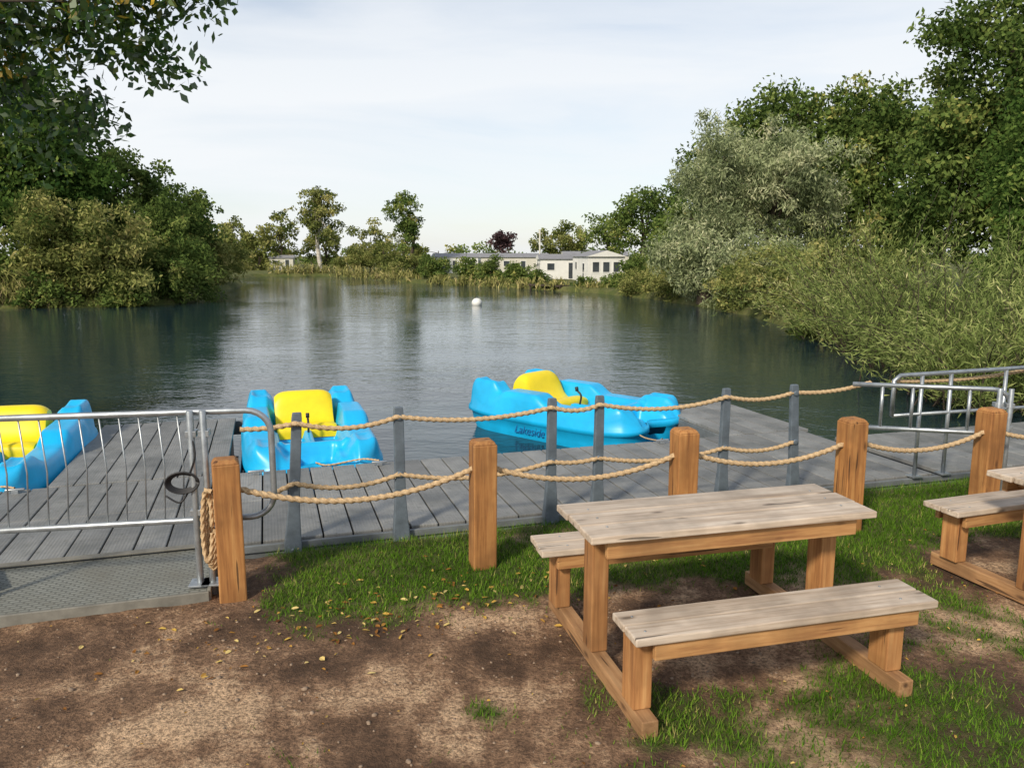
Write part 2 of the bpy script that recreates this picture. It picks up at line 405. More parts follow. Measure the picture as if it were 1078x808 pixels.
# far shore
tree('birch_tree', [(-22.8, 95, 7.2, 3.7, 3, 3.3), (-22, 95, 5, 4.3, 3, 2.4)], 105, 60, .75, .34, .2, L_OLIVE, BIRCH, .28, 8, inner=.15, limbs=20)
tree('slender_tree', [(-10.5, 78, 6.7, 2.3, 2, 1.9), (-10.2, 78, 4.3, 1.7, 1.5, 2.4)], 62, 65, .55, .28, .16, L_MID, BARK, .2, 9, inner=.15, limbs=14)
tree('distant_trees', [(-36, 104, 3.5, 4, 3, 3.6), (-29.5, 101, 4, 3.2, 3, 3.2), (-33, 102, 2.2, 4, 3, 2.6), (-43, 104, 4, 5, 3, 4), (-19, 108, 3.2, 3.2, 2, 3.4), (-14.5, 110, 2.8, 3.6, 3, 3.0), (-25.5, 108, 2.6, 3, 3, 3.0), (-31, 98, 1.3, 3, 2, 1.8)], 420, 50, .75, .38, .24, L_OLIVE, seed=10, trunk_r=.2, multi=True, limbs=3)
tree('distant_treeline', [(x, 160 + 8 * math.sin(x), 1.0 + .8 * math.sin(x * 1.7), 7, 5, 2.0 + .9 * math.sin(x * .9 + 1)) for x in range(-140, 120, 7)], 700, 36, 1.3, .7, .45, L_MID, seed=11, trunk_r=.3, multi=True, limbs=2)
tree('shore_bushes', [(-16.5, 86, 1.5, 2.6, 2, 1.9), (-13.5, 84, 1.9, 2.6, 2, 2.2), (-11, 77, .7, 1.6, 2, 1.1), (-8.6, 70.5, .9, 1.9, 2, 1.3), (-18.5, 89, 1, 2, 2, 1.2)], 210, 65, .5, .28, .1, L_OLIVE, seed=12, trunk_r=.1, inner=.3, multi=True, limbs=3)
tree('shore_bushes', [(-6.3, 66.5, .9, 1.6, 1.6, 1.3), (-3.4, 62, .7, 1.3, 1.3, 1.3), (-1.6, 60, .7, 1.2, 1.3, 1.3), (.2, 57.5, .5, 1.1, 1.2, 1.1), (1.8, 56.0, .35, 1.0, 1.2, 1.0), (4.6, 52.2, .1, .9, 1.0, .65), (7.6, 48.5, .6, 1.5, 1.6, 1.6), (6.2, 50, .2, 1.0, 1, .9)], 340, 65, .42, .24, .09, L_MID, seed=13, trunk_r=.1, inner=.3, multi=True, limbs=3)
tree('purple_tree', [(-1.1, 100, 3.6, 1.9, 2, 1.9)], 38, 50, .6, .34, .2, L_PURP, seed=14, trunk_r=.15, inner=.1)
tree('far_tree', [(5.2, 105, 3.6, 3.0, 2, 2.4), (8.0, 106, 3.9, 2.6, 2, 2.4)], 90, 60, .7, .34, .2, L_OLIVE, seed=16, trunk_r=.2, multi=True)
# right side
tree('broadleaf_tree', [(10.2, 64, 4.8, 3.2, 3, 3.4), (13.5, 58, 6.2, 3.4, 3, 3.8), (12, 54, 3.2, 3, 3, 3), (7.8, 68, 3.3, 2.0, 2, 2.6)], 280, 75, .85, .3, .17, L_MID, seed=20, trunk_r=.3, multi=True, limbs=5)
tree('silver_willow_tree', [(9.9, 38, 5.5, 2.9, 2.8, 3.2), (8.7, 36.0, 1.9, 2.4, 2.2, 2.5), (12.6, 37, 4.6, 3.2, 3, 4.1), (10.2, 33.5, 1.4, 2.2, 2, 2.0)], 500, 95, .62, .26, .066, L_SILV, seed=21, trunk_r=.3, droop=.8, inner=.35, multi=True, limbs=5)
tree('broadleaf_tree', [(16.5, 44, 7.4, 4.4, 4, 4.9), (13.6, 44, 6.6, 3.2, 3, 4.6), (20.5, 42, 6, 4, 4, 5.5), (16.8, 40, 3.6, 4, 3, 3.4)], 540, 90, .95, .28, .165, L_MID, seed=22, trunk_r=.4, limbs=25)
tree('broadleaf_tree', [(20.2, 34, 9.4, 3.7, 3.5, 5.2), (22.5, 33, 7, 4.5, 4, 6.0), (18.4, 33, 4.8, 3.2, 3, 3.6), (21, 31, 3.5, 4, 3, 4)], 540, 100, .85, .26, .15, L_MID, seed=23, trunk_r=.4, limbs=25, ctm=.28)
tree('broadleaf_tree', [(14.2, 20, 3.9, 2.3, 2.2, 2.6), (12.9, 19, 2.8, 1.5, 1.8, 2.0)], 240, 100, .5, .15, .08, L_DARK, seed=24, trunk_r=.15)
tree('shoreline_bush', [(9.2, 28, 1.0, 1.8, 3, 1.7), (10.3, 24.5, 1.2, 2.2, 3, 2.0), (9.2, 32, .6, 1.5, 2, 1.5), (8.6, 22, .3, 1.2, 2, 1.2), (8.0, 40, .6, 1.5, 2.2, 1.6), (6.9, 44, .4, 1.3, 1.8, 1.2)], 420, 85, .40, .18, .065, L_OLIVE, seed=25, trunk_r=.1, inner=.3, multi=True, limbs=3)

def stem_shrub(name, bases, nst, nlf, length, LL, LW, mat, seed, zl=WZ + .02, spread=.75, jit=.055, sb=.35, bv=0.0):
    rng = np.random.default_rng(seed); P = []; Dd = []; T = []; mb = MB()
    for (bx, by, bs) in bases:
        bt = rng.normal(0, bv)
        for i in range(nst):
            az = rng.uniform(0, 2 * math.pi); le = rng.uniform(.05, 1) ** .8 * spread * 1.1
            L = length * bs * rng.uniform(.45, 1.25); t0 = rng.normal(.42, .19) + bt
            dv = np.array([math.cos(az) * math.sin(le), math.sin(az) * math.sin(le), math.cos(le)])
            b0 = np.array([bx + rng.normal() * sb, by + rng.normal() * sb, -.25]); u = np.linspace(0, 1, nlf)
            bend = np.array([math.cos(az), math.sin(az), -1.3]) * (.32 * L * math.sin(le)) + rng.normal(0, .07 * L, 3)
            pts = b0 + np.outer(u, dv * L) + np.outer(u ** 2.4, bend)
            tan = dv * L + np.outer(2.4 * u ** 1.4, bend)
            tan /= np.linalg.norm(tan, axis=1, keepdims=True)
            s0 = int(nlf * .15)
            jj = rng.normal(0, jit, (nlf, 3))
            P.append((pts + jj)[s0:]); Dd.append((tan + rng.normal(0, .5, (nlf, 3)))[s0:]); T.append(np.clip(t0 + rng.normal(0, .12, nlf) + .12 * (u - .5), 0, 1)[s0:])
            if i % 3 == 0:
                q = pts[::max(1, nlf // 7)]; mb.tube([tuple(x) for x in q], [.014 * (1.1 - j / len(q)) for j in range(len(q))], 4, cap=False)
    P = np.vstack(P); Dd = np.vstack(Dd); T = np.hstack(T); k = P[:, 2] > zl
    Vl, Ql, Tl = leaf_arrays(P[k], Dd[k], LL, LW, rng, T[k])
    Vb = np.array(mb.V); Qb = np.array(mb.F); V = np.vstack([Vb, Vl]); Q_ = np.vstack([Qb, Ql + len(Vb)])
    mi = np.r_[np.zeros(len(Qb)), np.ones(len(Ql))]
    return np_obj(name, V, Q_, [BARK, mat], mi, np.r_[np.zeros(len(Vb)), Tl])
stem_shrub('willow_shrub', [(7.3, 13.0, .85), (8.9, 13.6, 1.05), (7.9, 15.6, 1.0), (10.5, 13.4, 1.15), (8.3, 18.5, 1.2), (10.3, 16.5, 1.25), (7.0, 11.4, .62), (8.6, 11.4, .8), (10.2, 11.6, .95), (8.8, 21.5, 1.15), (11.8, 14.8, 1.25)], 150, 66, 2.75, .14, .020, L_WILL, 31, spread=.82, jit=.065, bv=.10, sb=.45)
stem_shrub('waterside_reeds', [(-20.9 - .5 * i, 34.7 - .05 * i, 1) for i in range(13)], 45, 9, 1.25, .45, .05, L_REED, 32, spread=.25)
stem_shrub('waterside_reeds', [(-25 + .9 * i, 86 + .2 * i, 1) for i in range(6)] + [(-18 + 1.9 * i, 84.0 - 3.4 * i, .8) for i in range(6)] + [(-5.5 + 2.1 * i, 61.8 - 2.5 * i, .5) for i in range(6)], 36, 8, 1.2, .5, .08, L_REED, 33, spread=.3, sb=.6)

# foreground overhanging tree (left): boughs reach out over the water
rng = np.random.default_rng(5); br = []
def limb(a, b, n, sp):
    a = np.array(a, float); b = np.array(b, float)
    for i in range(n):
        f = rng.uniform(.12, 1.0); br.append(a + (b - a) * f + rng.normal(0, sp, 3) * np.array([1, 1, .8]) * (1.15 - .5 * f))
limb((-8, 7.5, 4.3), (-2.75, 8.0, 4.50), 46, .24)
limb((-8, 7.5, 4.0), (-3.35, 8.0, 3.95), 40, .22)
limb((-8, 7.5, 3.6), (-4.1, 8.2, 3.40), 28, .20)
limb((-8, 7.5, 3.2), (-4.9, 8.0, 3.0), 28, .24)
limb((-8, 7, 5.2), (-2.7, 7.8, 4.85), 50, .25)
limb((-8, 7, 4.8), (-3.4, 7.2, 4.25), 40, .25)
tree('overhanging_tree', [(-7.6, 8.0, 4.0, 1.6, 1.2, 2.1), (-8.6, 6.5, 4.5, 1.8, 2.2, 1.8)], 220, 66, .30, .115, .058, L_NEAR, seed=40, trunk_r=.13, extra=br, inner=.2, limbs=80, base=(-9.6, 2.4, 0), flat=.9, ctm=.47)

# ---------------------------------------------------------------- grass + leaves on ground
rng = np.random.default_rng(9); pts = []; hs = []
R = random.Random(3)
for _ in range(360000):
    x = R.uniform(-2.6, 5.8); y = R.uniform(2.2, 7.3)
    if abs(x) > y * .72: continue
    t = E2[0] * x + E2[1] * (y - 5.7); s = E1[0] * x + E1[1] * (y - 5.7)
    if t > -.04 or (s < -2.03 and t > -.85): continue
    g = gmask(x, y)
    if R.random() < g ** 1.9 * .92:
        pts.append((x, y, gz(x, y) + g * .012 - max(0, (t + .25)) * .35)); hs.append(.3 + .5 * g + (.7 if t > -.22 else 0))
P = np.array(pts); n = len(P); hs = np.array(hs)
az = rng.uniform(0, 2 * math.pi, n); H = .034 * hs * rng.uniform(.4, 1.6, n); ln = rng.uniform(.2, 1.4, n) * H; wd = rng.uniform(.0018, .004, n)
dx = np.cos(az); dy = np.sin(az); pz = az + rng.uniform(1, 2, n)
V = np.empty((n, 3, 3)); V[:, 0] = P - np.stack([np.cos(pz) * wd, np.sin(pz) * wd, .004 + 0 * pz], 1); V[:, 1] = P + np.stack([np.cos(pz) * wd, np.sin(pz) * wd, -.004 + 0 * pz], 1)
V[:, 2] = P + np.stack([dx * ln, dy * ln, H], 1)
tt = np.clip(rng.normal(.48, .22, n) + .2 * np.sin(P[:, 0] * 3) * np.cos(P[:, 1] * 4), 0, 1)
np_obj('grass', V.reshape(-1, 3), np.arange(n * 3).reshape(-1, 3), [L_GRASS], tint=np.repeat(tt, 3))
mb = MB()
for i in range(560):
    if i < 200:
        x = R.gauss(-.65, .7); y = 4.32 + .28 * x + R.gauss(0, .25)
    else:
        x = R.uniform(-3, 4.5); y = R.uniform(2.3, 5.6)
    t = E2[0] * x + E2[1] * (y - 5.7); s = E1[0] * x + E1[1] * (y - 5.7)
    if t > -.1 or (s < -2.0 and t > -.8): continue
    l = R.uniform(.009, .025) if i < 200 else R.uniform(.004, .013); w = l * R.uniform(.45, .75)
    Rm = Matrix.Rotation(R.uniform(0, 6.28), 3, 'Z') @ Matrix.Rotation(R.gauss(0, .35), 3, 'X')
    c = Vector((x, y, gz(x, y) + (.022 if gmask(x, y) > .5 else .008)))
    prof = [(-l, 0, 0), (-l * .5, w * .7, .003), (l * .3, w * .8, .006), (l, 0, .002), (l * .3, -w * .8, .006), (-l * .5, -w * .7, .003)]
    mb.add([c + Rm @ Vector(p) for p in prof], [(0, 1, 2, 3), (0, 3, 4, 5)], 0, False, R.random() ** .8)
mb.obj('fallen_leaves', [L_FALL])
mb = MB()
for i in range(900):
    x = R.uniform(-3, 3.5); y = R.uniform(2.2, 4.4)
    if gmask(x, y) > .5: continue
    r = R.uniform(.003, .009) * (1.6 if R.random() < .08 else 1); c = Vector((x, y, gz(x, y) + r * .2))
    Rm = Matrix.Rotation(R.uniform(0, 6.28), 3, 'Z')
    vs = [c + Rm @ Vector((math.cos(a) * r * R.uniform(.8, 1.4), math.sin(a) * r * R.uniform(.7, 1), z)) for z in (-r * .3, r * .35) for a in [k * math.pi / 3 for k in range(6)]] + [c + Vector((0, 0, r * .6))]
    mb.add(vs, [(k, (k + 1) % 6, 6 + (k + 1) % 6, 6 + k) for k in range(6)] + [(6 + k, 6 + (k + 1) % 6, 12) for k in range(6)], 0, True)
mb.obj('pebbles', [plain('pebble_stone', (.28, .20, .135), .85, 0, .4, 20, 0)])

# ---------------------------------------------------------------- dock
dock = empty('floating_dock', (0, 5.7, 0), DA)
mb = MB()
def boards(s0, s1, t0, t1, w=.195, g=.012, joint=.96):
    s = s0
    while s + w <= s1 + .01:
        t = t0
        while t < t1 - .02:
            te = min(t + joint, t1)
            mb.box((s + w / 2, (t + te) / 2 , .03 + R.uniform(-.0015, .0015)), (w, te - t - .008, .04), tint=R.uniform(.62, 1.05))
            t = te
        s += w + g
boards(-8, 4.12, 0.03, 1.9); boards(4.13, 11, 0.03, 1.5); boards(-3.55, -2.02, 1.92, 4.5, joint=1.29); boards(3.1, 4.12, 1.92, 3.7, joint=.9)
mb.obj('deck_boards', [DECK], dock, .006)
mb = MB()
def frame(s0, s1, t0, t1):
    mb.box(((s0 + s1) / 2, t0 + .012, -.075), (s1 - s0, .03, .165)); mb.box(((s0 + s1) / 2, t1 - .012, -.075), (s1 - s0, .03, .165))
    mb.box((s0 + .015, (t0 + t1) / 2, -.075), (.03, t1 - t0 - .06, .165)); mb.box((s1 - .015, (t0 + t1) / 2, -.075), (.03, t1 - t0 - .06, .165))
    s = s0 + .3
    while s < s1 - .1:
        mb.box((s, t0 - .008, -.085), (.02, .016, .12)); s += .3
frame(-8, 4.12, 0, 1.92); frame(4.15, 11, 0, 1.52); frame(-3.57, -2.0, 1.95, 4.52); frame(3.08, 4.14, 1.95, 3.72)
mb.box((1.5, -.004, .012), (19, .03, .05))
mb.obj('dock_frame', [plain('dock_fascia', (.15, .165, .17), .6, 0, .35, 5, .2)], dock, .004)
mb = MB()
for s0, s1, t0, t1 in ((-7.9, 4, .1, 1.8), (4.2, 10.9, .1, 1.4), (-3.5, -2.1, 2.1, 4.4), (3.2, 4.0, 2.1, 3.6)):
    s = s0
    while s < s1 - .3:
        e = min(s + .9, s1); mb.box(((s + e) / 2, (t0 + t1) / 2, -.26), (e - s - .1, t1 - t0, .2)); s += .95
mb.obj('floats', [BLACK], dock, .02)
mb = MB()
for s_, t_ in ((-.75, 1.78), (-1.85, 1.78), (-3.75, 1.78), (2.2, 1.78)):
    mb.tube([(s_ - .07, t_, .085), (s_ + .07, t_, .085)], .012, 8); mb.box((s_, t_, .064), (.05, .03, .028))
mb.obj('cleats', [GALV], dock, .002)

posts = [(-1.516, 5.23, .07, .02), (-.797, 5.453, 0, 0), (.29, 5.79, .01, 0), (.656, 5.903, .01, .01), (1.703, 6.228, .01, 0), (2.364, 6.433, -.05, .0)]
tops = []
for (x, y, lx, ly) in posts:
    e = empty('metal_rope_post', (x, y - .03, 0), DA)
    mb = MB(); H = .95
    prof = [(-.17, .058, .035), (.04, .058, .035), (.10, .052, .03), (.30, .038, .022), (H - .04, .034, .02), (H, .03, .018)]
    vs = []; fs = []
    for z, a, c in prof:
        ox = lx * max(0, z); vs += [(ox - a, -c, z), (ox + a, -c, z), (ox + a, c, z), (ox - a, c, z)]
    for i in range(len(prof) - 1):
        for k in range(4):
            l = (k + 1) % 4; fs.append((i * 4 + k, i * 4 + l, i * 4 + 4 + l, i * 4 + 4 + k))
    fs += [(3, 2, 1, 0), tuple(range(len(vs) - 4, len(vs)))]
    mb.add(vs, fs)
    for zz in (.0, -.1): mb.tube([(lx * 0, -.034, zz), (0, -.048, zz)], .014, 6)
    for zz in (.88, .47): mb.tube([(lx * zz, -.02, zz), (lx * zz, -.034, zz)], .024, 12)
    mb.obj('post_body', [GPOST], e, .006)
    tops.append((Vector((x + lx, y - .055, .885)), Vector((x + lx * .5, y - .055, .47))))
mb = MB()
chain = [Vector((-1.80, 5.10, .86))] + [t[0] for t in tops] + [Vector((3.05, 6.62, .93))]
sg = [.01, .07, .055, .03, .06, .035, .03]
allp = []
for i in range(len(chain) - 1): allp += sag(chain[i], chain[i + 1], sg[i] * R.uniform(.8, 1.2))[:-1]
allp.append(chain[-1]); rope_add(mb, allp, .016)
chain = [Vector((-1.66, 5.05, .42))] + [t[1] for t in tops]
allp = []
for i in range(len(chain) - 1): allp += sag(chain[i], chain[i + 1], [.01, .06, .07, .02, .06, .05][i])[:-1]
allp.append(chain[-1]); rope_add(mb, allp, .016)
rope_add(mb, sag((3.3, 6.75, .92), (5.2, 7.4, 1.0), .06), .016)
mb.obj('dock_rope', [ROPE])

bp = [(-1.654, 4.407), (-.192, 4.87), (1.17, 5.217), (2.46, 5.556), (3.663, 5.908), (4.95, 6.25)]
for i, (x, y) in enumerate(bp):
    e = empty('wooden_bollard', (x, y, 0), math.radians([22, 17, 14, 15, 16, 15][i]), rx=R.uniform(-.012, .012), ry=R.uniform(-.015, .015))
    mb = MB(); w = .15; tn = R.uniform(.85, 1.1); oz = i * 3.0
    mb.box((0, 0, .335 + oz), (w, w, .97), tint=tn); mb.box((0, 0, .82 + .0125 + oz), (w, w, .025), top=(.72, .72), tint=tn)
    o = mb.obj('post', [BOLL], e, .008, 2)
    for v in o.data.vertices: v.co.x += R.uniform(-.003, .003)
    o.location.z = -oz
mb = MB()
for i in range(len(bp) - 1):
    a = Vector((*bp[i], .66)); b_ = Vector((*bp[i + 1], .66)); d = (b_ - a).normalized()
    rope_add(mb, sag(a + d * .06, b_ - d * .06, [.135, .12, .11, .10, .09][i]), .017)
mb.obj('barrier_rope', [ROPE])
mb = MB()
for k in range(4):
    pts_ = [(-1.775 + .012 * k + .028 * math.cos(a) * (1 + .15 * k), 4.40 + .02 * math.sin(a) + .012 * k, .44 + .21 * math.sin(a + .2 * k) - .02 * k) for a in np.linspace(0, 6.1, 40)]
    rope_add(mb, pts_, .012)
rope_add(mb, [(-1.72, 4.36, .66), (-1.76, 4.37, .67), (-1.775, 4.40, .62)], .012)
mb.obj('rope_coil', [ROPE])

# ---------------------------------------------------------------- ramp and gates
e = empty('gangway_ramp', (0, 5.7, 0), DA)
mb = MB()
mb.box((-4.6, -.39, .035), (5.0, .74, .05)); mb.obj('ramp_plate', [RAMPM], e, .008)
mb = MB(); mb.box((-4.6, -.772, .02), (5.02, .02, .09)); mb.box((-2.09, -.39, .03), (.02, .74, .085)); mb.box((-4.6, -.012, .078), (5.0, .06, .012))
mb.obj('ramp_edge', [plain('ramp_trim', (.19, .18, .15), .7, 0, .4, 6, .2)], e, .004)
mb = MB()
for s in (-3.35, -4.1): mb.box((s, -.25, .085), (.06, .34, .05), R=Matrix.Rotation(.4, 3, 'Z'))
mb.obj('hinge_plates', [GALV], e, .005)

def gate(name, O, ang, x0, x1, z0, z1, bars, postx, rad=.019):
    e = empty(name, O, ang); mb = MB(); c = .14
    arc = lambda cx, cz, a0, a1: [(cx + c * math.cos(a) , 0, cz + c * math.sin(a)) for a in np.linspace(a0, a1, 7)]
    pts = [(x0, 0, z1), (x1 - c - .05, 0, z1)] + arc(x1 - c, z1 - c, math.pi / 2, 0) + arc(x1 - c, z0 + c, 0, -math.pi / 2) + [(x1 - c - .05, 0, z0), (x0, 0, z0)]
    mb.tube(pts, rad, 12)
    mb.obj('frame_tube', [GALV], e)
    mb = MB()
    for b_ in bars: mb.tube([(b_, 0, z0), (b_ + .015, .012, (z0 + z1) / 2), (b_, 0, z1)], .0048, 6)
    if bars: mb.obj('infill_bars', [GALV], e)
    mb = MB()
    for q in postx: mb.tube([(q, -.045, -.05), (q, -.045, z1 + .015)], rad * 1.05, 12)
    for q in postx:
        mb.box((q, -.02, z1 - .12), (.06, .08, .035)); mb.box((q, -.02, z0 + .06), (.06, .08, .035)); mb.box((q, -.045, .075), (.12, .12, .012))
    mb.obj('gate_posts', [GALV], e, .002)
    return e
g1 = gate('metal_gate', D(-1.70, -.66), DA - .12, -3.2, 0, .45, 1.1, [-.52 - .105 * i for i in range(11)], [-.44, -.37, -1.62])
mb = MB()
for k in range(5):
    mb.tube([(-.50 + .07 * math.cos(a) * (1 + .08 * k), -.05 - .006 * k, .70 + .045 * math.sin(a) * (1 + .1 * k)) for a in np.linspace(0, 6.28, 24)], .0055, 6)
mb.tube(bez([(-.44, -.05, .98), (-.42, -.07, .86), (-.46, -.06, .74)], 6), .006, 6)
mb.tube(bez([(-.46, -.05, .66), (-.52, -.06, .58), (-.60, -.05, .62)], 6), .006, 6)
mb.obj('cable_coil', [BLACK], g1)
g2 = gate('metal_gate', (3.98, 6.18, 0), -.25, -1.18, 0, .58, .94, [], [-.10, -.02], rad=.019)
mb = MB()
for q in (-.95, -.72, -.30): mb.tube([(q, 0, .58), (q, 0, .94)], .014, 10)
mb.obj('rails', [GALV], g2)
e = empty('metal_railing', (3.30, 6.72, 0), DA)
mb = MB()
mb.tube([(0, 0, .62), (0, 0, .93), (.06, 0, .97), (2.6, 0, .99)], .019, 12); mb.tube([(0, 0, .62), (2.6, 0, .60)], .016, 12)
for q in (.30, .62, 1.25, 1.9): mb.tube([(q, 0, .05), (q, 0, .98)], .017, 12); mb.box((q, 0, .055), (.1, .1, .012))
mb.obj('rail_tubes', [GALV], e)

# ---------------------------------------------------------------- picnic tables
def picnic(loc, rz):
    e = empty('picnic_table', loc, rz)
    L = 1.50; T = lambda: R.uniform(.82, 1.05)
    mb = MB()
    for i in range(3): mb.box((R.uniform(-.006, .006), (i - 1) * .169, .7325 + R.uniform(-.0015, .0015)), (L, .161, .035), tint=T())
    mb.obj('table_top', [WOODT], e, .006)
    for k, y in enumerate((-.51, .51)):
        mb = MB(); off = -.06 * (1 if y > 0 else -1) * .8
        for i in (-.5, .5): mb.box((off + R.uniform(-.006, .006), y + i * .136, .4325), (L - .02, .128, .035), tint=T())
        mb.obj('seat_planks', [WOODT], e, .006)
        mb = MB(); mb.box((off, y - .10, .374), (L - .20, .03, .078), tint=T()); mb.box((off, y + .10, .374), (L - .20, .03, .078), tint=T()); mb.obj('seat_rails', [WOODX], e, .004)
    mb = MB(); mb.box((0, -.20, .67), (L - .18, .035, .088), tint=T()); mb.box((0, .20, .67), (L - .18, .035, .088)); mb.obj('table_rails', [WOODX], e, .004)
    mb = MB()
    for x in (-.63, .63):
        mb.box((x, 0, .40), (.085, .12, .618), tint=T())
        for y in (-.51, .51): mb.box((x + (.0 if y < 0 else -.02), y, .252), (.085, .125, .322), tint=T())
    mb.obj('legs', [WOODZ], e, .005)
    mb = MB()
    for x in (-.63, .63): mb.box((x, 0, .048), (.075, 1.32, .082), tint=T()); mb.box((x + (.062 if x < 0 else -.062), 0, .68), (.032, .36, .055))
    mb.obj('base_beams', [WOODY], e, .005)
    mb = MB()
    for x in (-.63, .63):
        for y in (-.58, -.44, .44, .58): mb.tube([(x * 1.0, y, .450), (x, y, .4525)], .006, 8)
        for y in (-.13, .0, .13): mb.tube([(x, y, .75), (x, y, .7525)], .006, 8)
    mb.obj('bolts', [GALV], e)
picnic((1.02, 3.80, 0), math.radians(14.5))
picnic((3.57, 4.48, 0.01), math.radians(19))

# ---------------------------------------------------------------- pedal boats
def boat(loc, rz, rx=0, ry=0, scale=1.0):
    e = empty('pedal_boat', loc, rz, rx, ry); e.scale = (scale,) * 3
    a = 1.24; bb = .66; nu = 121; nv = 81
    U, Vv = np.meshgrid(np.linspace(-1, 1, nu), np.linspace(-1, 1, nv))
    XX = a * U * (1 - .11 * (Vv ** 2) ** 3); YY = bb * Vv * (1 - .14 * (U ** 2) ** 3)
    XX = XX - np.sign(U) * .18 * np.exp(-(Vv / .32) ** 2) * np.abs(U) ** 6
    bx = lambda x, x0, x1, s: ss(x0 - s, x0 + s, x) * (1 - ss(x1 - s, x1 + s, x))
    aY = np.abs(YY)
    h = .28 + .06 * ss(.34, .40, aY)
    h -= .13 * bx(XX, .80, 1.3, .035) * (1 - ss(.16, .22, aY))
    # long sweeping side mouldings: stern quarter, arm rest, bow quarter
    h += .20 * bx(XX, -1.12, -.66, .10) * bx(aY, .30, .60, .05)
    h += .09 * bx(XX, .72, 1.12, .09) * bx(aY, .31, .60, .05)
    h += .11 * bx(XX, -.60, .06, .12) * ss(.345, .40, aY)
    h -= .05 * np.exp(-((XX + .86) / .12) ** 4 - ((aY - .45) / .08) ** 4)
    h -= .03 * np.exp(-((XX - .92) / .14) ** 4 - ((aY - .46) / .06) ** 4)
    h += .06 * bx(XX, .70, .82, .025) * (1 - ss(.30, .36, aY))
    well = bx(XX, .02, .66, .025) * bx(aY, .05, .30, .02)
    h = h * (1 - well) + .02 * well
    seatz = bx(XX, -.55, .0, .03) * (1 - ss(.31, .345, aY)); h = h * (1 - seatz) + .18 * seatz
    sp = bx(XX, -1.02, -.66, .03) * (1 - ss(.2, .25, aY)); h = h * (1 - sp) + .15 * sp
    h += .010 * np.cos(aY * 60) * bx(XX, .84, 1.1, .03) * (1 - ss(.12, .18, aY))
    edge = np.maximum(np.abs(U), np.abs(Vv)); h -= .09 * edge ** 30
    Vt = np.stack([XX.ravel(), YY.ravel(), h.ravel()], 1)
    ix = np.arange(nu * nv).reshape(nv, nu); Qd = np.stack([ix[:-1, :-1], ix[:-1, 1:], ix[1:, 1:], ix[1:, :-1]], -1).reshape(-1, 4)
    loop = np.r_[ix[0, :], ix[1:, -1], ix[-1, -2::-1], ix[-2:0:-1, 0]]; n = len(loop); B = Vt[loop]
    cur = loop; Vs = [Vt]; Qs = [Qd]; off = len(Vt)
    for sc_, z in ((1.012, .20), (1.04, .165), (1.045, .125), (.995, .105), (.98, .0), (.92, -.14)):
        nb = B.copy(); nb[:, 0] *= 1 - (1 - sc_) * .6; nb[:, 1] *= sc_; nb[:, 2] = z + (.03 * (np.abs(nb[:, 0]) / a) ** 3 if z > .05 else .08 * (np.abs(nb[:, 0]) / a) ** 4)
        Vs.append(nb); new = np.arange(off, off + n); off += n
        Qs.append(np.stack([cur, new, np.roll(new, -1), np.roll(cur, -1)], 1)); cur = new
    Vall = np.vstack(Vs); Qall = np.vstack(Qs); cx = Vall[Qall].mean(1)
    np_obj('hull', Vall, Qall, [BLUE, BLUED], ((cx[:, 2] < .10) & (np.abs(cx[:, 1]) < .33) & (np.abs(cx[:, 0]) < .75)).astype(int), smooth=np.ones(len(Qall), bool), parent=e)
    prof = bez([(.02, .19), (.0, .30), (-.10, .33), (-.26, .29), (-.36, .36), (-.45, .54), (-.53, .60), (-.62, .57), (-.66, .42), (-.68, .18)], 5)
    ny_ = 33; V_ = []; F_ = []
    for j in range(ny_):
        f = -1 + 2 * j / (ny_ - 1); y = .315 * f
        rd = 1 - abs(f) ** 6 * .14
        for p in prof: V_.append((p[0], y, .16 + (p[1] - .16) * rd))
    m_ = len(prof)
    for j in range(ny_ - 1):
        for i in range(m_ - 1): F_.append((j * m_ + i, j * m_ + i + 1, (j + 1) * m_ + i + 1, (j + 1) * m_ + i))
    mb = MB(); mb.add(V_, F_, 0, True); mb.add([V_[i] for i in range(m_)], [tuple(range(m_))]); mb.add([V_[(ny_ - 1) * m_ + i] for i in range(m_)], [tuple(range(m_))[::-1]])
    mb.obj('seat', [YEL], e)
    mb = MB()
    mb.tube(bez([(.12, 0, .26), (.14, 0, .38), (.08, 0, .44)], 5), .012, 8); mb.tube([(.08, 0, .43), (.07, 0, .48)], .02, 10)
    for y in (-.175, .175):
        mb.tube([(.42, y - .11, .12), (.42, y + .11, .12)], .012, 8)
        mb.box((.48, y - .06, .15), (.10, .07, .025)); mb.box((.36, y + .06, .09), (.10, .07, .025))
    mb.tube([(1.0, -.08, .15), (1.04, 0, .18), (1.0, .08, .15)], .01, 6)
    mb.obj('pedals_and_tiller', [BLACK], e)
    for sg_ in (-1, 1):
        cu = bpy.data.curves.new('lettering', 'FONT'); cu.body = 'Lakeside'; cu.size = .13; cu.extrude = .002; cu.align_x = 'CENTER'; cu.shear = .3
        cu.materials.append(BLUED)
        t_ = bpy.data.objects.new('lettering', cu); col.objects.link(t_); t_.parent = e
        t_.location = (-.1, sg_ * .665, -.01); t_.rotation_euler = (math.radians(82), 0, 0 if sg_ < 0 else math.pi)
    return e
boat((*D(-1.33, 3.22)[:2], -.15), DA - math.pi / 2 + .03, 0, .04)
boat((*D(-4.25, 3.15)[:2], -.15), DA - math.pi / 2 - .06, 0, .04)
boat((.78, 10.15, -.22), math.radians(-42), scale=1.10)
mb = MB()
rope_add(mb, bez([D(-.75, 1.78, .10), D(-.9, 1.95, .08), D(-1.2, 2.05, .02), D(-1.31, 2.14, .03)], 8), .008)
rope_add(mb, bez([D(-3.75, 1.78, .10), D(-3.9, 1.93, .08), D(-4.1, 2.0, .02), D(-4.22, 2.08, .03)], 8), .008)
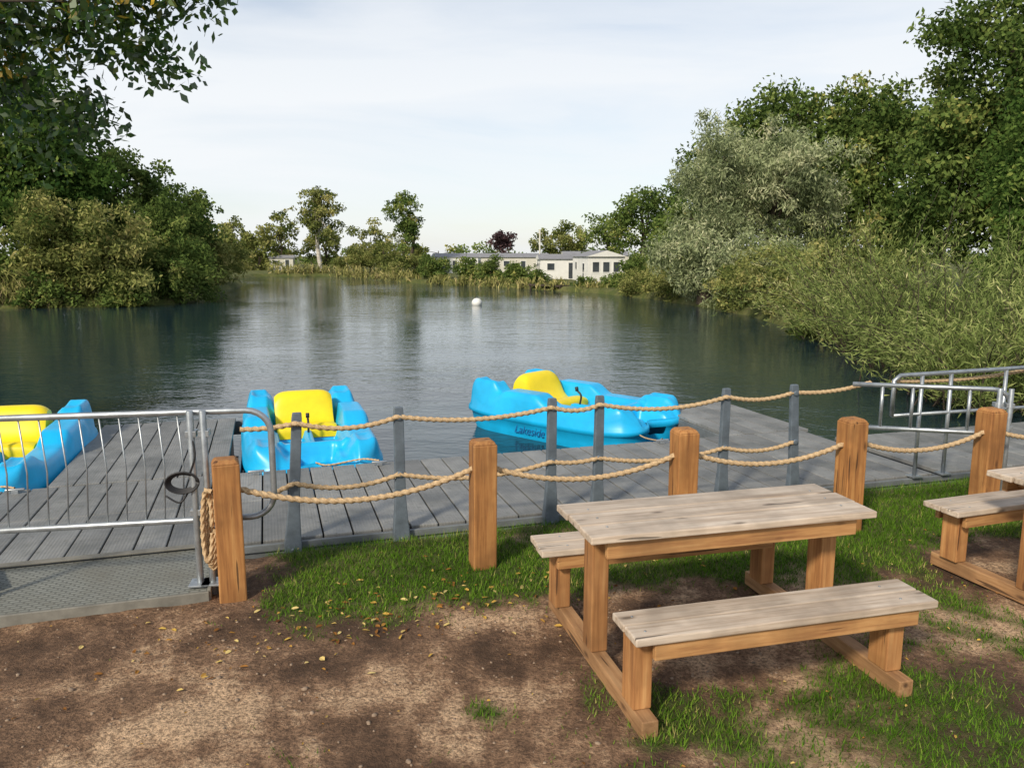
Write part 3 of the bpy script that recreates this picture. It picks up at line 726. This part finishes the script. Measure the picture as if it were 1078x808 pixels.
rope_add(mb, bez([D(2.2, 1.78, .10), D(2.25, 2.0, .03), D(2.35, 2.6, -.05), D(2.5, 3.2, .0)], 8), .008)
mb.obj('mooring_lines', [ROPE])

# ---------------------------------------------------------------- buoy
e = empty('mooring_buoy', (-1.63, 36.7, WZ))
import bmesh
bm = bmesh.new(); bmesh.ops.create_uvsphere(bm, u_segments=24, v_segments=14, radius=.24)
for v in bm.verts: v.co.z = v.co.z * .92 + .1
for f in bm.faces: f.smooth = True
me = bpy.data.meshes.new('float_ball'); bm.to_mesh(me); me.materials.append(WHITE)
o = bpy.data.objects.new('float_ball', me); col.objects.link(o); o.parent = e
mb = MB(); mb.tube([(0.05 * math.cos(a), 0, .35 + .05 * math.sin(a)) for a in np.linspace(0, 6.28, 14)], .012, 6); mb.obj('lifting_ring', [BLACK], e)

# ---------------------------------------------------------------- static caravans
def caravan(loc, rz, L, W, H, wall, name='static_caravan'):
    e = empty(name, loc, rz); hw = H * .80
    mb = MB(); mb.box((0, 0, .15 + hw / 2), (L, W, hw)); mb.obj('walls', [wall], e)
    mb = MB(); o = .14; z = .15 + hw
    vs = [(-L / 2 - o, -W / 2 - o, z), (L / 2 + o, -W / 2 - o, z), (L / 2 + o, W / 2 + o, z), (-L / 2 - o, W / 2 + o, z), (-L / 2 - o, 0, .15 + H), (L / 2 + o, 0, .15 + H)]
    mb.add([(v[0], v[1], v[2] + .004) for v in vs], [(0, 1, 5, 4), (3, 4, 5, 2), (0, 3, 2, 1)]); mb.add([vs[0], vs[3], vs[4]], [(0, 2, 1)], 1); mb.add([vs[1], vs[2], vs[5]], [(0, 1, 2)], 1)
    mb.obj('roof', [ROOFG, wall], e)
    mb = MB(); mf = MB(); n = max(2, int(L / 1.5))
    for i in range(n):
        x = -L / 2 + (i + .5) * L / n; dr = (i == n // 2)
        hh_ = 1.2 if dr else .5; zc = .15 + (.64 if dr else hw * .62); ww = .45 if dr else .55
        for sgn in (-1, 1):
            mb.box((x, sgn * (W / 2 + .012), zc), (ww, .03, hh_)); mf.box((x, sgn * (W / 2 + .004), zc), (ww + .14, .03, hh_ + .12))
    for sgn in (-1, 1):
        for y in (-W * .28, 0, W * .28):
            mb.box((sgn * (L / 2 + .012), y, .15 + hw * .56), (.03, W * .17, .75)); mf.box((sgn * (L / 2 + .004), y, .15 + hw * .56), (.03, W * .17 + .12, .87))
    mb.obj('windows', [GLASS], e); mf.obj('window_frames', [WHITE], e)
    mb = MB(); mb.box((0, 0, .06), (L - .1, W - .1, .16)); mb.obj('skirting', [ROOFG], e)
caravan((6.25, 58.0, 0), math.radians(-80), 4.2, 2.7, 2.15, WHITE)
e = empty('veranda_deck', (5.9, 55.3, 0), math.radians(8)); mb = MB(); mb.box((0, 0, .0), (3.2, 1.4, .1))
for i in range(20): mb.box((-1.55 + i * .163, -.68, .42), (.035, .03, .7))
mb.box((0, -.68, .80), (3.2, .06, .05))
for x in (-1.55, -.5, .5, 1.55): mb.box((x, -.60, -.1), (.09, .09, 1.5))
mb.obj('decking', [WHITE], e)
caravan((3.7, 62.5, 0), math.radians(4), 3.2, 2.4, 1.9, WHITE)
caravan((.2, 80, 0), math.radians(3), 6.6, 3, 2.0, CREAM)
caravan((-5.8, 84, 0), math.radians(-4), 4.8, 3, 2.0, WHITE)
caravan((8.5, 82, 0), math.radians(2), 6.5, 3, 2.2, CREAM)
caravan((-28.5, 99, 0), math.radians(10), 2.8, 2.4, 1.8, CREAM)
mb = MB(); mb.box((0, 0, 0), (3.2, .8, .1)); 
for x in (-1.5, 0, 1.5): mb.tube([(x, -.3, -.9), (x, -.3, .1)], .06, 8)
o = mb.obj('wooden_jetty', [BARK]); o.location = (2.4, 52.4, .0); o.rotation_euler[2] = -.9
e = empty('telegraph_pole', (2.5, 72, 0)); mb = MB(); mb.tube([(0, 0, 0), (0, 0, 4.2)], [.09, .06], 8); mb.box((0, 0, 3.9), (.5, .06, .06)); mb.obj('pole', [CREAM], e)

# ---------------------------------------------------------------- world, sun, camera
w = bpy.data.worlds.new('World'); sc.world = w; w.use_nodes = True; nt = w.node_tree
bg = nt.nodes['Background']; sky = nt.nodes.new('ShaderNodeTexSky'); sky.sky_type = 'NISHITA'; sky.sun_disc = False
S = Vector((-.42, -.70, .58)).normalized()
sky.sun_elevation = math.asin(S.z); sky.sun_rotation = math.atan2(S.x, S.y); sky.air_density = 1.0; sky.dust_density = 0.8
v = coords(nt, (1.0, 1.4, 5.0), 'Generated')
n = N(nt, 'ShaderNodeTexNoise', Scale=1.6, Detail=6.0, Roughness=.55, Distortion=.5); nt.links.new(v, n.inputs['Vector'])
fac = ramp(nt, n.outputs['Fac'], [(.38, (.56, .56, .56)), (.47, (.78, .78, .78)), (.60, (.95, .95, .95))])
tc = nt.nodes.new('ShaderNodeTexCoord'); sx = nt.nodes.new('ShaderNodeSeparateXYZ'); nt.links.new(tc.outputs['Generated'], sx.inputs[0])
fz = ramp(nt, sx.outputs['Z'], [(.18, (1, 1, 1)), (.55, (.42, .42, .42))])
c = mixc(nt, mathn(nt, 'MULTIPLY', fac, fz), sky.outputs['Color'], (6.9, 7.1, 7.3))
nt.links.new(c, bg.inputs['Color']); bg.inputs['Strength'].default_value = .135
sun = bpy.data.lights.new('sun', 'SUN'); sun.energy = 3.9; sun.angle = math.radians(7); sun.color = (1, .89, .73)
so = bpy.data.objects.new('sun', sun); col.objects.link(so); so.rotation_euler = S.to_track_quat('Z', 'Y').to_euler()

cam = bpy.data.cameras.new('camera'); cam.lens = 27.72; cam.sensor_width = 36; cam.clip_end = 3000; cam.clip_start = .05
co = bpy.data.objects.new('camera', cam); col.objects.link(co); co.location = (0, 0, 2.0); co.rotation_euler = (math.radians(80.7), 0, 0)
sc.camera = co
sc.view_settings.view_transform = 'Standard'; sc.view_settings.look = 'None'; sc.view_settings.exposure = 0
